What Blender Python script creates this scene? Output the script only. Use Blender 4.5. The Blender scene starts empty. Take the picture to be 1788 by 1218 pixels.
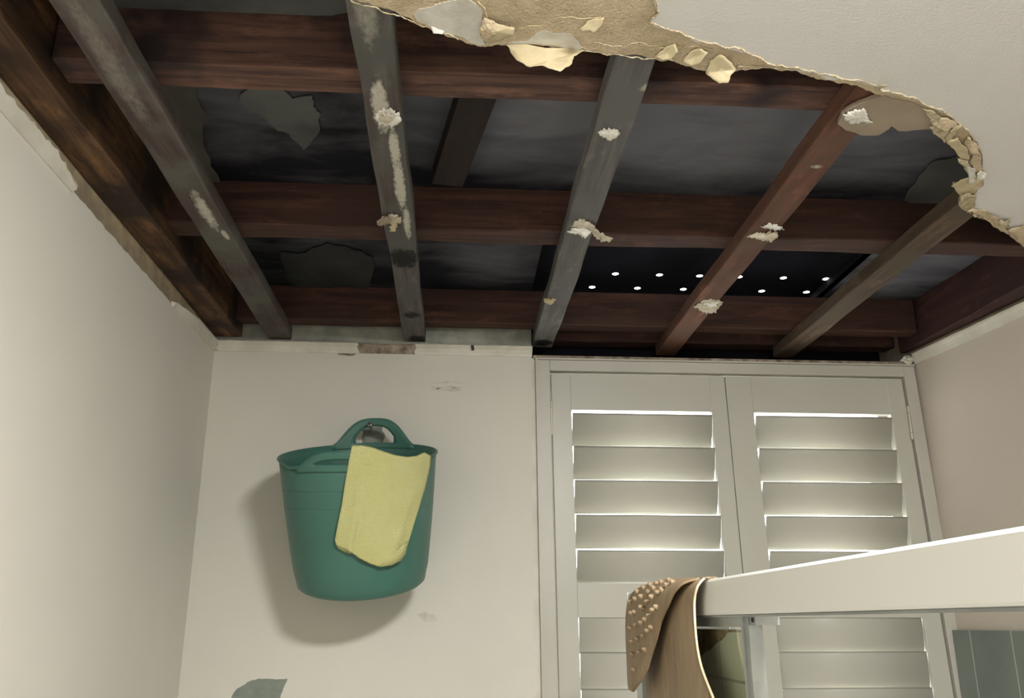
import bpy, bmesh, math, random
from mathutils import Vector, Matrix
from mathutils.geometry import tessellate_polygon
S = bpy.context.scene
C = S.collection
H = 1.7                                    # eye height; all z below are written relative to it
rnd = random.Random(7)

# ------------------------------------------------------------------ camera, world, exposure
FPX, YAW, PIT, ROL = 1536.37, .0635, .3016, -.0004
_cy, _sy, _cp, _sp = math.cos(YAW), math.sin(YAW), math.cos(PIT), math.sin(PIT)
FW = Vector((_sy*_cp, _cy*_cp, _sp)); RT = Vector((_cy, -_sy, 0)); UP = RT.cross(FW)
cd = bpy.data.cameras.new('camera'); cam = bpy.data.objects.new('camera', cd); C.objects.link(cam)
cd.sensor_width = 36; cd.lens = FPX/1788*36; cd.clip_start = .02
M = Matrix((RT, UP, -FW)).transposed().to_4x4(); M.translation = Vector((0, 0, H)); cam.matrix_world = M
S.camera = cam
W = bpy.data.worlds.new('overcast_sky'); S.world = W; W.use_nodes = True
bg = W.node_tree.nodes['Background']; bg.inputs[0].default_value = (1, .97, .95, 1); bg.inputs[1].default_value = 6.5
S.view_settings.view_transform = 'Standard'; S.view_settings.look = 'None'; S.view_settings.gamma = 1
S.view_settings.use_curve_mapping = False; S.view_settings.exposure = 0
LAMP_E = 298.0
FILL_E = 6.0
LAMP_X, LAMP_Y = .54, .22

# pixel -> point on a real plane (used to measure outlines on the planes they lie on)
def ray(x, y): return FW*FPX + RT*(x-894) + UP*(609-y)
def onY(x, y, Y): r = ray(x, y); return r*(Y/r.y)
def onZ(x, y, Z): r = ray(x, y); return r*(Z/r.z)
def onX(x, y, X): r = ray(x, y); return r*(X/r.x)

# ------------------------------------------------------------------ helpers
def V(x, y, z): return Vector((x, y, z+H))
def link(name, me, m, parent=None):
    o = bpy.data.objects.new(name, me); C.objects.link(o)
    if m: me.materials.append(m)
    if parent: o.parent = parent
    return o
def mesh(name, vs, fs, m, parent=None, smooth=False):
    me = bpy.data.meshes.new(name); me.from_pydata([tuple(v) for v in vs], [], fs); me.update()
    bm = bmesh.new(); bm.from_mesh(me); bmesh.ops.recalc_face_normals(bm, faces=bm.faces); bm.to_mesh(me); bm.free()
    if smooth:
        for p in me.polygons: p.use_smooth = True
    return link(name, me, m, parent)
def tag(o, label=None, cat=None, group=None, kind=None):
    if label: o['label'] = label
    if cat: o['category'] = cat
    if group: o['group'] = group
    if kind: o['kind'] = kind
    return o
def empty(name, loc):
    o = bpy.data.objects.new(name, None); C.objects.link(o); o.location = loc; o.empty_display_size = .05; return o
def child(o, root):
    o.parent = root; o.matrix_parent_inverse = Matrix.Translation(-root.location); return o
class MB:
    def __init__(s): s.v = []; s.f = []
    def add(s, vs, fs):
        n = len(s.v); s.v += [Vector(v) for v in vs]; s.f += [tuple(i+n for i in f) for f in fs]; return s
    def hexa(s, p):   # 8 points: bottom 4 then top 4
        return s.add(p, [(0,1,2,3), (7,6,5,4), (0,4,5,1), (1,5,6,2), (2,6,7,3), (3,7,4,0)])
    def box(s, x0, x1, y0, y1, z0, z1):
        return s.hexa([V(x0,y0,z0), V(x1,y0,z0), V(x1,y1,z0), V(x0,y1,z0), V(x0,y0,z1), V(x1,y0,z1), V(x1,y1,z1), V(x0,y1,z1)])
    def tube(s, pts, r, n=10, closed=False):
        pts = [Vector(p) for p in pts]; L = len(pts); rings = []
        for i, p in enumerate(pts):
            a = pts[(i-1) % L] if (closed or i > 0) else p; b = pts[(i+1) % L] if (closed or i < L-1) else p
            t = (b-a).normalized(); u = t.cross(Vector((.13, .21, .97))).normalized(); w = t.cross(u)
            rr = r[i] if isinstance(r, (list, tuple)) else r
            rings.append([p+u*rr*math.cos(k*2*math.pi/n)+w*rr*math.sin(k*2*math.pi/n) for k in range(n)])
        vs = [q for g in rings for q in g]; fs = []
        for i in range(L if closed else L-1):
            for k in range(n):
                j = (i+1) % L
                fs.append((i*n+k, i*n+(k+1) % n, j*n+(k+1) % n, j*n+k))
        if not closed: fs += [tuple(range(n-1, -1, -1)), tuple((L-1)*n+k for k in range(n))]
        return s.add(vs, fs)
    def build(s, name, m, parent=None, smooth=False, bevel=0):
        o = mesh(name, s.v, s.f, m, None, smooth)
        if bevel:
            b = o.modifiers.new('bevel', 'BEVEL'); b.width = bevel; b.segments = 2; b.limit_method = 'ANGLE'
        if parent: child(o, parent) if parent.location.length > 0 else setattr(o, 'parent', parent)
        return o
def frac(pts, amp, n=3, seed=1, closed=False):
    """roughen a 2-D polyline like a tear"""
    r = random.Random(seed); P = [Vector((p[0], p[1])) for p in pts]
    for k in range(n):
        Q = []
        L = len(P)
        for i in range(L if closed else L-1):
            a, b = P[i], P[(i+1) % L]; d = b-a; nrm = Vector((-d.y, d.x))
            Q.append(a)
            if d.length > 2.2: Q.append((a+b)/2 + nrm*r.uniform(-amp, amp))
        if not closed: Q.append(P[-1])
        P = Q
    return P
def slab(name, ring, z0, z1, m, parent=None):
    """ring of (x,y) -> plate between z0 and z1"""
    n = len(ring); vs = [V(p[0], p[1], z0) for p in ring]+[V(p[0], p[1], z1) for p in ring]
    tri = tessellate_polygon([[Vector((p[0], p[1], 0)) for p in ring]])
    fs = [tuple(t) for t in tri]+[tuple(i+n for i in reversed(t)) for t in tri]
    fs += [(i, (i+1) % n, (i+1) % n+n, i+n) for i in range(n)]
    return mesh(name, vs, fs, m, parent)

# ------------------------------------------------------------------ materials
def new(name):
    m = bpy.data.materials.new(name); m.use_nodes = True; t = m.node_tree
    return m, t, t.nodes['Principled BSDF']
def lin(c):
    return tuple(((v/255)/12.92 if v/255 <= .04045 else ((v/255+.055)/1.055)**2.4) for v in c)+(1,)
def nd(t, ty, **k):
    n = t.nodes.new(ty)
    for a, b in k.items():
        if a.startswith('i_'): n.inputs[a[2:].replace('_', ' ')].default_value = b
        else: setattr(n, a, b)
    return n
def coords(t, scale=(1, 1, 1)):
    g = nd(t, 'ShaderNodeTexCoord'); mp = nd(t, 'ShaderNodeMapping'); mp.inputs['Scale'].default_value = scale
    t.links.new(g.outputs['Object'], mp.inputs['Vector']); return mp.outputs[0]
def noise(t, vec, scale, detail=4, rough=.55, dist=0):
    n = nd(t, 'ShaderNodeTexNoise'); n.inputs['Scale'].default_value = scale; n.inputs['Detail'].default_value = detail
    n.inputs['Roughness'].default_value = rough; n.inputs['Distortion'].default_value = dist
    t.links.new(vec, n.inputs['Vector']); return n.outputs['Fac']
def ramp(t, fac, stops):
    r = nd(t, 'ShaderNodeValToRGB'); e = r.color_ramp.elements
    while len(e) < len(stops): e.new(.5)
    for i, (p, c) in enumerate(stops): e[i].position = p; e[i].color = c if len(c) == 4 else lin(c)
    t.links.new(fac, r.inputs[0]); return r.outputs[0]
def mix(t, fac, a, b):
    n = nd(t, 'ShaderNodeMix', data_type='RGBA')
    if isinstance(fac, float): n.inputs[0].default_value = fac
    else: t.links.new(fac, n.inputs[0])
    for k, v in ((6, a), (7, b)):
        if isinstance(v, tuple): n.inputs[k].default_value = v if len(v) == 4 else lin(v)
        else: t.links.new(v, n.inputs[k])
    return n.outputs[2]
def mth(t, op, a, b=None, clamp=False):
    n = nd(t, 'ShaderNodeMath', operation=op, use_clamp=clamp)
    for k, v in ((0, a), (1, b)):
        if v is None: continue
        if isinstance(v, (int, float)): n.inputs[k].default_value = v
        else: t.links.new(v, n.inputs[k])
    return n.outputs[0]
def bump(t, b, h, st, dist=.002):
    n = nd(t, 'ShaderNodeBump'); n.inputs['Strength'].default_value = st; n.inputs['Distance'].default_value = dist
    t.links.new(h, n.inputs['Height']); t.links.new(n.outputs[0], b.inputs['Normal'])
def plain(name, c, rough=.5, c2=None, sc=8, bsc=0, bst=.3, metal=0, spec=.5, bd=.002):
    m, t, b = new(name); b.inputs['Roughness'].default_value = rough; b.inputs['Metallic'].default_value = metal
    b.inputs['Specular IOR Level'].default_value = spec
    v = coords(t)
    if c2: t.links.new(ramp(t, noise(t, v, sc), [(.35, c), (.65, c2)]), b.inputs['Base Color'])
    else: b.inputs['Base Color'].default_value = lin(c)
    if bsc: bump(t, b, noise(t, v, bsc, 3), bst, bd)
    return m
def wood(name, a, b_, axis, dirt=None, dirt_amt=.0, stains=(), rough=.75, sc=60, dark=None):
    """timber: grain runs along axis (0=x,1=y,2=z); stains = [(x,y,rx,ry,strength)] of pale plaster; dark = same, of near-black blotches"""
    m, t, b = new(name); b.inputs['Roughness'].default_value = rough; b.inputs['Specular IOR Level'].default_value = .25
    s = [1, 1, 1]; s[axis] = .06
    v = coords(t, tuple(s)); v1 = coords(t)
    g = noise(t, v, sc, 5, .6, .4); big = noise(t, v1, 5, 3)
    col = mix(t, ramp(t, g, [(.36, (0, 0, 0)), (.6, (255, 255, 255))]), a, b_)
    s2 = [1, 1, 1]; s2[axis] = .035
    fine = noise(t, coords(t, tuple(s2)), sc*4.2, 6, .75, .2); mott = noise(t, coords(t, tuple(.35 if k == axis else 1 for k in range(3))), 22, 6, .7)
    dk = tuple(int(q*.58) for q in b_); lt = tuple(min(255, int(q*1.28)) for q in a)
    col = mix(t, mth(t, 'MULTIPLY', mth(t, 'SUBTRACT', fine, .55, True), 3.0, True), col, dk)
    col = mix(t, mth(t, 'MULTIPLY', mth(t, 'SUBTRACT', mott, .53, True), 4.0, True), col, lt)
    if dirt: col = mix(t, ramp(t, big, [(.5-dirt_amt, (0, 0, 0)), (.62, (255, 255, 255))]), col, dirt)
    sep = nd(t, 'ShaderNodeSeparateXYZ'); t.links.new(v1, sep.inputs[0])
    for lst, cc in ((dark or (), (28, 27, 27)), (stains, (190, 186, 172))):
        for (x, y, rx, ry, k) in lst:
            dx = mth(t, 'DIVIDE', mth(t, 'SUBTRACT', sep.outputs[0], x), rx); dy = mth(t, 'DIVIDE', mth(t, 'SUBTRACT', sep.outputs[1], y), ry)
            d = mth(t, 'ADD', mth(t, 'MULTIPLY', dx, dx), mth(t, 'MULTIPLY', dy, dy))
            f = mth(t, 'SUBTRACT', 1.0, d, True)
            n2 = noise(t, coords(t, (1, .5, 1)), 85, 8, .8)
            f = mth(t, 'MULTIPLY', mth(t, 'SUBTRACT', mth(t, 'ADD', n2, mth(t, 'MULTIPLY', f, .55)), .76), 3.2*k, True)
            f = mth(t, 'MULTIPLY', f, mth(t, 'MULTIPLY', mth(t, 'SUBTRACT', 1.0, d, True), 4.0, True))
            col = mix(t, f, col, cc)
    t.links.new(col, b.inputs['Base Color'])
    bump(t, b, mth(t, 'ADD', mth(t, 'ADD', g, fine), mth(t, 'MULTIPLY', noise(t, v1, 25, 4), .6)), .5, .002)
    return m
def wall_mat(name, paint, bare1, bare2, zs):
    m, t, b = new(name); v = coords(t); b.inputs['Roughness'].default_value = .55; b.inputs['Specular IOR Level'].default_value = .3
    sep = nd(t, 'ShaderNodeSeparateXYZ'); t.links.new(v, sep.inputs[0])
    z = mth(t, 'ADD', sep.outputs[2], mth(t, 'MULTIPLY', mth(t, 'SUBTRACT', noise(t, v, 18, 5, .7), .5), .016))
    f = mth(t, 'MULTIPLY', mth(t, 'SUBTRACT', z, zs+H), 800.0, True)
    bare = ramp(t, noise(t, v, 14, 5, .65), [(.35, bare1), (.62, bare2)])
    pn = ramp(t, noise(t, v, 2.2, 3), [(.3, paint), (.7, tuple(int(c*.975) for c in paint))])
    t.links.new(mix(t, f, pn, bare), b.inputs['Base Color'])
    h = mth(t, 'ADD', noise(t, v, 7, 2), mth(t, 'MULTIPLY', noise(t, v, 240, 2), .10))
    bump(t, b, h, .35, .004)
    return m

M_WALL = wall_mat('painted_wall', (216, 212, 202), (170, 152, 126), (134, 122, 102), .874)
M_WALLB = wall_mat('painted_back_wall', (210, 207, 196), (130, 132, 124), (160, 160, 150), .886)
M_WALLR = wall_mat('painted_right_wall', (196, 186, 174), (150, 140, 120), (120, 112, 98), .90)
M_CORN = plain('cornice_paint', (214, 210, 198), .5, (196, 191, 178), 9, 40, .25)
M_CORNB = plain('bare_cornice', (168, 155, 138), .85, (104, 90, 78), 30, 60, .6)
M_SKIN = plain('ceiling_paint', (216, 213, 210), .5, (210, 207, 203), 3, 210, .35, spec=.45, bd=.003)
M_PAPER = plain('torn_brown_paper', (222, 202, 172), .9, (200, 181, 150), 22, 210, 1.0, spec=.15, bd=.009)
M_PALE = plain('pale_torn_paper', (196, 182, 150), .85, (180, 166, 134), 25, 60, .4, spec=.15)
M_GYP = plain('gypsum', (216, 214, 206), .9, (196, 190, 178), 30, 130, .5, spec=.1)
M_REM = plain('grey_brown_paper', (158, 144, 126), .8, (144, 130, 114), 8, 90, .2, spec=.2)
M_EDGE = plain('crumbled_gypsum', (204, 194, 168), .9, (164, 148, 118), 60, 140, 1.0, spec=.1, bd=.004)
def deck_mat():
    """near-black sheets with greyer areas, darkest towards the left back"""
    m, t, b = new('dark_roof_lining'); b.inputs['Roughness'].default_value = .85; b.inputs['Specular IOR Level'].default_value = .2
    v = coords(t); sep = nd(t, 'ShaderNodeSeparateXYZ'); t.links.new(v, sep.inputs[0]); tot = None
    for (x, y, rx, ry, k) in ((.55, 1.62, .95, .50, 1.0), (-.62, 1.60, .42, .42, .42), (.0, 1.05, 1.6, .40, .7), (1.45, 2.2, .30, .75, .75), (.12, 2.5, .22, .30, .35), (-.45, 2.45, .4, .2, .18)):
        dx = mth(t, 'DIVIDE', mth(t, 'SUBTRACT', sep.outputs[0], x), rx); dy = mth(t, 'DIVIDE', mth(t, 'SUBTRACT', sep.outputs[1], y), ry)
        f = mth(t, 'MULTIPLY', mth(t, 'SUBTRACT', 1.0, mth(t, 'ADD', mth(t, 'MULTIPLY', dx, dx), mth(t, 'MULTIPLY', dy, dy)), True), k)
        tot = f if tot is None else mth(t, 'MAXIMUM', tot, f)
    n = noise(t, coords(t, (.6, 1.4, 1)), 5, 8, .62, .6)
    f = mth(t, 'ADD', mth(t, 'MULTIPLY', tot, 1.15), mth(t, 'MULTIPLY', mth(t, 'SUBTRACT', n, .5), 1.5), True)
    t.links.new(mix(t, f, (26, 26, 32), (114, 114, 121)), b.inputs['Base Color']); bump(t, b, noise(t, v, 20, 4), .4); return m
M_DECK = deck_mat()
M_DECKS = plain('dark_grey_patch', (62, 63, 62), .85, (46, 47, 48), 8, 30, .3, spec=.2)  # darker grey for the patch at the left back of the lining
M_DECKL = plain('pale_patch_lining', (98, 99, 97), .85, (74, 75, 75), 6, 30, .3, spec=.2)
M_DECKB = plain('brown_grey_sarking', (104, 97, 92), .85, (86, 81, 78), 6, 30, .3, spec=.2)
M_VOID = plain('void_black', (26, 26, 34), .9, (18, 18, 24), 5, 20, .3, spec=.1)  # near-black: dark of the gap above the window put into colour; vent tone too
M_SHUT = plain('shutter_paint', (184, 182, 171), .38, (180, 178, 167), 3, 0, spec=.45)
M_FRAME = plain('frame_paint', (186, 182, 172), .42, (178, 175, 165), 4, 30, .1)
M_HINGE = plain('painted_hinge', (180, 175, 162), .35, metal=.3)
M_ALU = plain('white_aluminium', (230, 230, 226), .32, spec=.5)
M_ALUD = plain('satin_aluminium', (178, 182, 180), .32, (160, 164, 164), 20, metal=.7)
M_BLACK = plain('black_screw', (14, 14, 14), .5)
M_STEEL = plain('screw_steel', (150, 148, 142), .4, metal=.9)
M_TUB = plain('green_rubber', (64, 106, 94), .42, (69, 112, 100), 5, 0, spec=.45)
M_TOWEL = None
M_SCRAP = plain('plaster_scrap', (208, 200, 184), .85, (182, 170, 148), 40, 90, .5, spec=.15)
M_SCRAPW = plain('white_plaster', (232, 230, 222), .85, (212, 208, 196), 40, 70, .5, spec=.15)
M_PATCH = plain('bare_grey_render', (122, 130, 122), .85, (136, 142, 132), 30, 90, .4, spec=.2)
M_SCUFF = plain('scuff', (186, 182, 170), .8, (202, 199, 188), 60, 0, spec=.2)
M_FLOOR = plain('floor_tile', (150, 146, 138), .4, (138, 134, 126), 4)
M_HOOKP = plain('grey_metal_plate', (132, 134, 130), .5, (118, 120, 116), 40, 200, .2, metal=.2)
def towel_mat():
    m, t, b = new('yellow_microfibre'); v = coords(t); b.inputs['Roughness'].default_value = .95; b.inputs['Specular IOR Level'].default_value = .1
    c = ramp(t, noise(t, v, 9, 4), [(.3, (252, 250, 172)), (.7, (246, 242, 158))])
    n = noise(t, coords(t, (1, 1, 2.2)), 34, 5, .7)
    c = mix(t, mth(t, 'MULTIPLY', mth(t, 'SUBTRACT', n, .60), 2.2, True), c, (196, 190, 112))
    t.links.new(c, b.inputs['Base Color'])
    b.inputs['Sheen Weight'].default_value = .3
    bump(t, b, mth(t, 'ADD', noise(t, coords(t, (1, 1, 3)), 170, 3, .8), noise(t, v, 420, 2)), 1.0, .007)
    return m
M_TOWEL = towel_mat()
def mat_rubber():
    m, t, b = new('brown_bath_rubber'); b.inputs['Roughness'].default_value = .6; b.inputs['Specular IOR Level'].default_value = .35
    v = coords(t, (1, 1, .25)); n = noise(t, v, 40, 5, .7)
    t.links.new(ramp(t, n, [(.25, (124, 104, 80)), (.5, (146, 126, 100)), (.8, (166, 146, 118))]), b.inputs['Base Color'])
    bump(t, b, noise(t, v, 120, 3), .25, .001); return m
M_MAT = mat_rubber()
M_PIPE = plain('cream_rubber_edge', (218, 204, 170), .5)
def tile_mat(name, axis, base, grout, w=.178, h=.30, off=0.0, zoff=0.0):
    m, t, b = new(name); b.inputs['Roughness'].default_value = .28; v = coords(t)
    sep = nd(t, 'ShaderNodeSeparateXYZ'); t.links.new(v, sep.inputs[0])
    def line(sock, per, o):
        a = mth(t, 'FRACT', mth(t, 'DIVIDE', mth(t, 'SUBTRACT', sock, o), per))
        a = mth(t, 'MINIMUM', a, mth(t, 'SUBTRACT', 1.0, a))
        return mth(t, 'LESS_THAN', a, .0022/per)
    f = mth(t, 'MAXIMUM', line(sep.outputs[axis], w, off), line(sep.outputs[2], h, zoff))
    c = ramp(t, noise(t, v, 6, 4), [(.3, base), (.7, tuple(int(q*.9) for q in base))])
    t.links.new(mix(t, f, c, grout), b.inputs['Base Color']); return m
M_TILE = tile_mat('grey_green_tile', 1, (118, 126, 120), (168, 170, 160), .178, .6, 2.804, H-.45)
M_NIB = tile_mat('pale_green_tile', 1, (200, 202, 176), (150, 150, 126), .24, .075, 1.52, H-.087)
M_NIBD = plain('jagged_brown', (158, 138, 100), .9, (98, 86, 62), 30, 60, .9, spec=.1, bd=.01)
def glass():
    m, t, b = new('clear_glass'); t.nodes.remove(b)
    o = t.nodes['Material Output']; tr = nd(t, 'ShaderNodeBsdfTransparent'); gl = nd(t, 'ShaderNodeBsdfGlossy'); gl.inputs['Roughness'].default_value = .02
    tr.inputs[0].default_value = (.98, 1, .99, 1)
    lw = nd(t, 'ShaderNodeLayerWeight'); lw.inputs[0].default_value = .5; mx = nd(t, 'ShaderNodeMixShader')
    fr = mth(t, 'ADD', .03, mth(t, 'MULTIPLY', mth(t, 'POWER', lw.outputs['Facing'], 5.0), .6)).node
    t.links.new(fr.outputs[0], mx.inputs[0]); t.links.new(tr.outputs[0], mx.inputs[1]); t.links.new(gl.outputs[0], mx.inputs[2]); t.links.new(mx.outputs[0], o.inputs[0])
    return m
M_GLASS = glass()
def emit(name, c, e):
    m, t, b = new(name); b.inputs['Base Color'].default_value = (.9, .9, .88, 1)
    b.inputs['Emission Color'].default_value = c; b.inputs['Emission Strength'].default_value = e; return m

# ------------------------------------------------------------------ room shell
XL, YB = -.8235, 2.9
ZC, ZB, ZJ, ZD = .912, .922, .962, 1.082     # ceiling face, batten face, joist face, roof lining
def xr(Y): return 1.612+.126*(YB-Y)          # right wall runs slightly out of square
def st(name, mb, m, **k): o = mb.build(name, m, **k); o['kind'] = 'structure'; return o
YF = -1.3
st('floor', MB().box(XL-.15, 2.4, YF-.15, 3.2, -H-.08, -H), M_FLOOR)
st('wall_left', MB().box(XL-.15, XL, YF, YB, -H, ZD), M_WALL)
wb = st('wall_back', MB().box(XL-.15, .252, YB, YB+.25, -H, ZD).box(.252, 2.1, YB+.02, YB+.25, -H, -.95), M_WALLB)
st('wall_right', MB().hexa([V(xr(YF), YF, -H), V(xr(YF)+.15, YF, -H), V(xr(3.25)+.15, 3.25, -H), V(xr(3.25)+.03, 3.25, -H),
                           V(xr(YF), YF, ZD), V(xr(YF)+.15, YF, ZD), V(xr(3.25)+.15, 3.25, ZD), V(xr(3.25), 3.25, ZD)]), M_WALLR)
st('wall_front', MB().box(XL-.15, 2.4, YF-.15, YF, -H, ZD), M_WALL)
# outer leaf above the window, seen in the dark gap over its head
st('wall_outer', MB().box(.235, .32, YB+.192, YB+.25, -1.0, .80).box(.252, 1.75, YB+.192, YB+.26, .80, ZD-.001), M_VOID)  # narrow left strip added unseen to stop daylight leaking past the frame
# roof lining with a perforated vent strip let into it
def plate_holes(name, x0, x1, y0, y1, z, holes, r, m, parent=None):
    """plate with round holes; holes listed on a staggered lattice, cut from their own cells"""
    mb = MB(); rows = sorted({h[1] for h in holes}); y = y0; n = 16
    def quad(ax, bx, ay, by): mb.add([V(ax, ay, z), V(bx, ay, z), V(bx, by, z), V(ax, by, z)], [(0, 1, 2, 3)])
    for ry in rows:
        quad(x0, x1, y, ry-.03); x = x0
        for hx in sorted(h[0] for h in holes if h[1] == ry):
            ax, bx, ay, by = hx-.03, hx+.03, ry-.03, ry+.03; quad(x, ax, ay, by); o = []; q = []
            for k in range(n):
                a = 2*math.pi*(k+.5)/n; c, s_ = math.cos(a), math.sin(a); sc = 1/max(abs(c), abs(s_))
                o.append(V(hx+c*sc*.03, ry+s_*sc*.03, z)); q.append(V(hx+c*r, ry+s_*r, z))
            mb.add(o+q, [(k, (k+1) % n, (k+1) % n+n, k+n) for k in range(n)])
            for cx, cy_ in ((ax, ay), (bx, ay), (bx, by), (ax, by)):
                near = sorted(range(n), key=lambda k: (o[k].x-cx)**2+(o[k].y-cy_)**2)[:2]
                mb.add([V(cx, cy_, z), o[near[0]], o[near[1]]], [(0, 1, 2)])
            x = bx
        quad(x, x1, ry-.03, ry+.03); y = ry+.03
    quad(x0, x1, y, y1)
    return mb.build(name, m, parent)
VX0, VX1, VY0, VY1 = .245, 1.262, 2.165, 2.95
mb = MB(); mb.box(XL-.2, VX0, YF-.2, 3.4, ZD, ZD+.02).box(VX1, 2.5, YF-.2, 3.4, ZD, ZD+.02)
mb.box(VX0, VX1, YF-.2, VY0, ZD, ZD+.02).box(VX0, VX1, VY1, 3.4, ZD, ZD+.02)
deck = st('roof_lining', mb, M_DECK)
# pale patches and a torn sarking sheet on the lining
def patch_up(name, px, z, m, parent, amp=.18, seed=3, th=.003):
    ring = [onZ(p.x, p.y, z) for p in frac(px, amp, 3, seed, True)]
    return slab(name, [(p.x, p.y) for p in ring], z, z+th, m, parent)
patch_up('pale_patch', [(160, 20), (330, 90), (345, 175), (362, 200), (358, 260), (385, 320), (270, 330), (190, 230)], ZD-.006, M_DECKB, deck, .12, 5)
patch_up('pale_patch', [(95, -10), (700, -40), (700, 12), (540, 30), (190, 18)], ZD-.006, M_DECKL, deck, .05, 6)
patch_up('pale_patch', [(420, 165), (545, 168), (560, 200), (530, 262), (470, 215)], ZD-.005, M_DECKL, deck, .2, 8)
patch_up('pale_patch', [(490, 440), (600, 430), (650, 450), (640, 505), (540, 515), (500, 480)], ZD-.006, M_DECKS, deck, .15, 9)
patch_up('pale_patch', [(1580, 350), (1620, 290), (1720, 250), (1760, 380)], ZD-.006, M_DECKL, deck, .12, 12)
# vent
zh = ZD+.045
hp = [(1034, 501), (1113, 503), (1193, 505), (1331, 507), (1410, 508), (1075, 477), (1152, 479), (1222, 481), (1290, 484), (1368, 485), (1443, 486)]
hs = []; RY = (onZ(1200, 505, zh).y, onZ(1200, 481, zh).y)
for k, (x, y) in enumerate(hp):
    p = onZ(x, y, zh); hs.append((p.x, RY[0] if k < 5 else RY[1]))
vent = plate_holes('vent_strip', VX0-.01, VX1+.01, VY0-.01, 3.0, zh, hs, .0112, M_VOID)
tag(vent, 'black perforated strip with round daylight holes between the roof joists', 'vent')
MB().box(VX0-.012, VX0, VY0, VY1+.1, ZD+.001, zh).build('side_strip', M_VOID, vent)
MB().box(VX1, VX1+.012, VY0, VY1+.1, ZD+.001, zh).build('side_strip', M_VOID, vent)

# ------------------------------------------------------------------ timbers
def timber(name, label, x0, x1, y0, y1, z0, z1, m, cat, amp=.0015, seed=1, group=None, n=40):
    """sawn timber, long axis found from its size, arrises slightly uneven"""
    r = random.Random(seed); ax = 0 if (x1-x0) > (y1-y0) else 1
    mb = MB(); rings = []
    ph = [r.uniform(0, 6) for _ in range(8)]
    for i in range(n+1):
        t = i/n
        def j(k): return amp*(math.sin(t*17+ph[k])+.6*math.sin(t*41+ph[k+1])+r.uniform(-.4, .4))
        if ax == 1:
            Y = y0+(y1-y0)*t; e = .003
            rings.append([V(x0+j(0), Y, z0+e), V(x0+e+j(0), Y, z0), V(x1-e+j(1), Y, z0), V(x1+j(1), Y, z0+e), V(x1+j(1), Y, z1), V(x0+j(0), Y, z1)])
        else:
            X = x0+(x1-x0)*t; e = .003
            rings.append([V(X, y0+j(2), z0+e), V(X, y0+e+j(2), z0), V(X, y1-e+j(3), z0), V(X, y1+j(3), z0+e), V(X, y1, z1), V(X, y0, z1)])
    vs = [p for g in rings for p in g]; fs = []
    for i in range(n):
        for k in range(6): fs.append((i*6+k, i*6+(k+1) % 6, (i+1)*6+(k+1) % 6, (i+1)*6+k))
    fs += [tuple(range(6)), tuple(n*6+k for k in range(5, -1, -1))]
    return tag(mesh(name, vs, fs, m), label, cat, group)
g = 'ceiling battens running away from the viewer'
bw = .036
R1 = (112, 66, 42)
bm1 = wood('batten_wood_scuffed', (92, 81, 77), (74, 64, 61), 1, (98, 96, 90), .06, [(-.61, 1.35, .03, .30, .25), (-.60, 1.92, .022, .16, 1.2), (-.585, 2.05, .012, .05, 1.3)], sc=70)
bm2 = wood('batten_wood_stained', (98, 94, 90), (80, 72, 68), 1, (88, 87, 84), .05, [(-.155, 1.45, .024, .13, 1.7), (-.138, 1.60, .016, .12, 1.8), (-.136, 1.76, .018, .18, 1.8), (-.130, 1.95, .013, .14, 1.4), (-.155, 1.15, .03, .18, .5)], dark=[(-.15, 2.17, .06, .10, 2), (-.15, 2.62, .04, .05, 1.5), (-.14, 2.86, .05, .05, 2)])
bm3 = wood('batten_wood_grey', (112, 110, 108), (92, 90, 89), 1, (102, 101, 99), .05, [(.33, 1.36, .02, .02, 1)], dark=[(.29, 2.88, .05, .06, 2)])
bm4 = wood('batten_wood_red', (114, 79, 64), (94, 64, 52), 1, (100, 76, 64), .03, [(.75, 1.62, .02, .012, 1)])
bm5 = wood('batten_wood_brown', (98, 82, 66), (78, 65, 54), 1, (86, 75, 62), .04)
timber('ceiling_batten', 'grey-brown batten with white scuffs, leftmost, nearest the left wall beam', -.6066-bw-.003, -.6066+bw+.003, .35, 2.898, ZB, ZJ-.001, bm1, 'batten', seed=2, group=g)
timber('ceiling_batten', 'dark batten with a long white plaster stain, over the green tub', -.1506-bw, -.1506+bw, .35, 2.898, ZB, ZJ-.001, bm2, 'batten', seed=3, group=g)
timber('ceiling_batten', 'even grey batten ending at the left corner of the shutters', .2934-bw, .2934+bw, .35, 2.93, ZB, ZJ-.001, bm3, 'batten', seed=4, group=g)
timber('ceiling_batten', 'reddish-brown batten with two plaster scraps, over the middle of the shutters', .7447-bw, .7447+bw, .35, 3.0, ZB, ZJ-.001, bm4, 'batten', seed=5, group=g)
timber('ceiling_batten', 'olive-brown bare batten, rightmost, running under the crumpled ceiling edge', 1.1792-bw, 1.1792+bw, .35, 3.0, ZB, ZJ-.001, bm5, 'batten', seed=6, group=g)
gj = 'roof joists running across the opening'
jm = wood('joist_red_wood', (110, 81, 69), (72, 53, 49), 0, (52, 41, 41), .02, sc=50)
jm2 = wood('joist_dark_red_wood', (88, 61, 51), (62, 44, 40), 0, (72, 52, 47), .03, sc=50)
timber('roof_joist', 'orange-brown roof joist nearest the viewer, high in the opening', -.735, 1.72, 1.397, 1.474, ZJ, ZD-.001, jm, 'joist', seed=11, group=gj)
timber('roof_joist', 'dark red roof joist with a rippled edge, the middle of three', -.74, 1.66, 2.067, 2.149, ZJ, ZD-.001, jm2, 'joist', .0035, seed=12, group=gj)
timber('roof_joist', 'dark red roof joist with a thin orange lower face, closest to the window wall', -.745, 1.585, 2.800, 2.862, ZJ, ZD-.001, jm2, 'joist', seed=13, group=gj)
bl = wood('beam_brown_wood', (112, 84, 58), (70, 50, 38), 1, (54, 42, 36), .03, sc=45)
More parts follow.
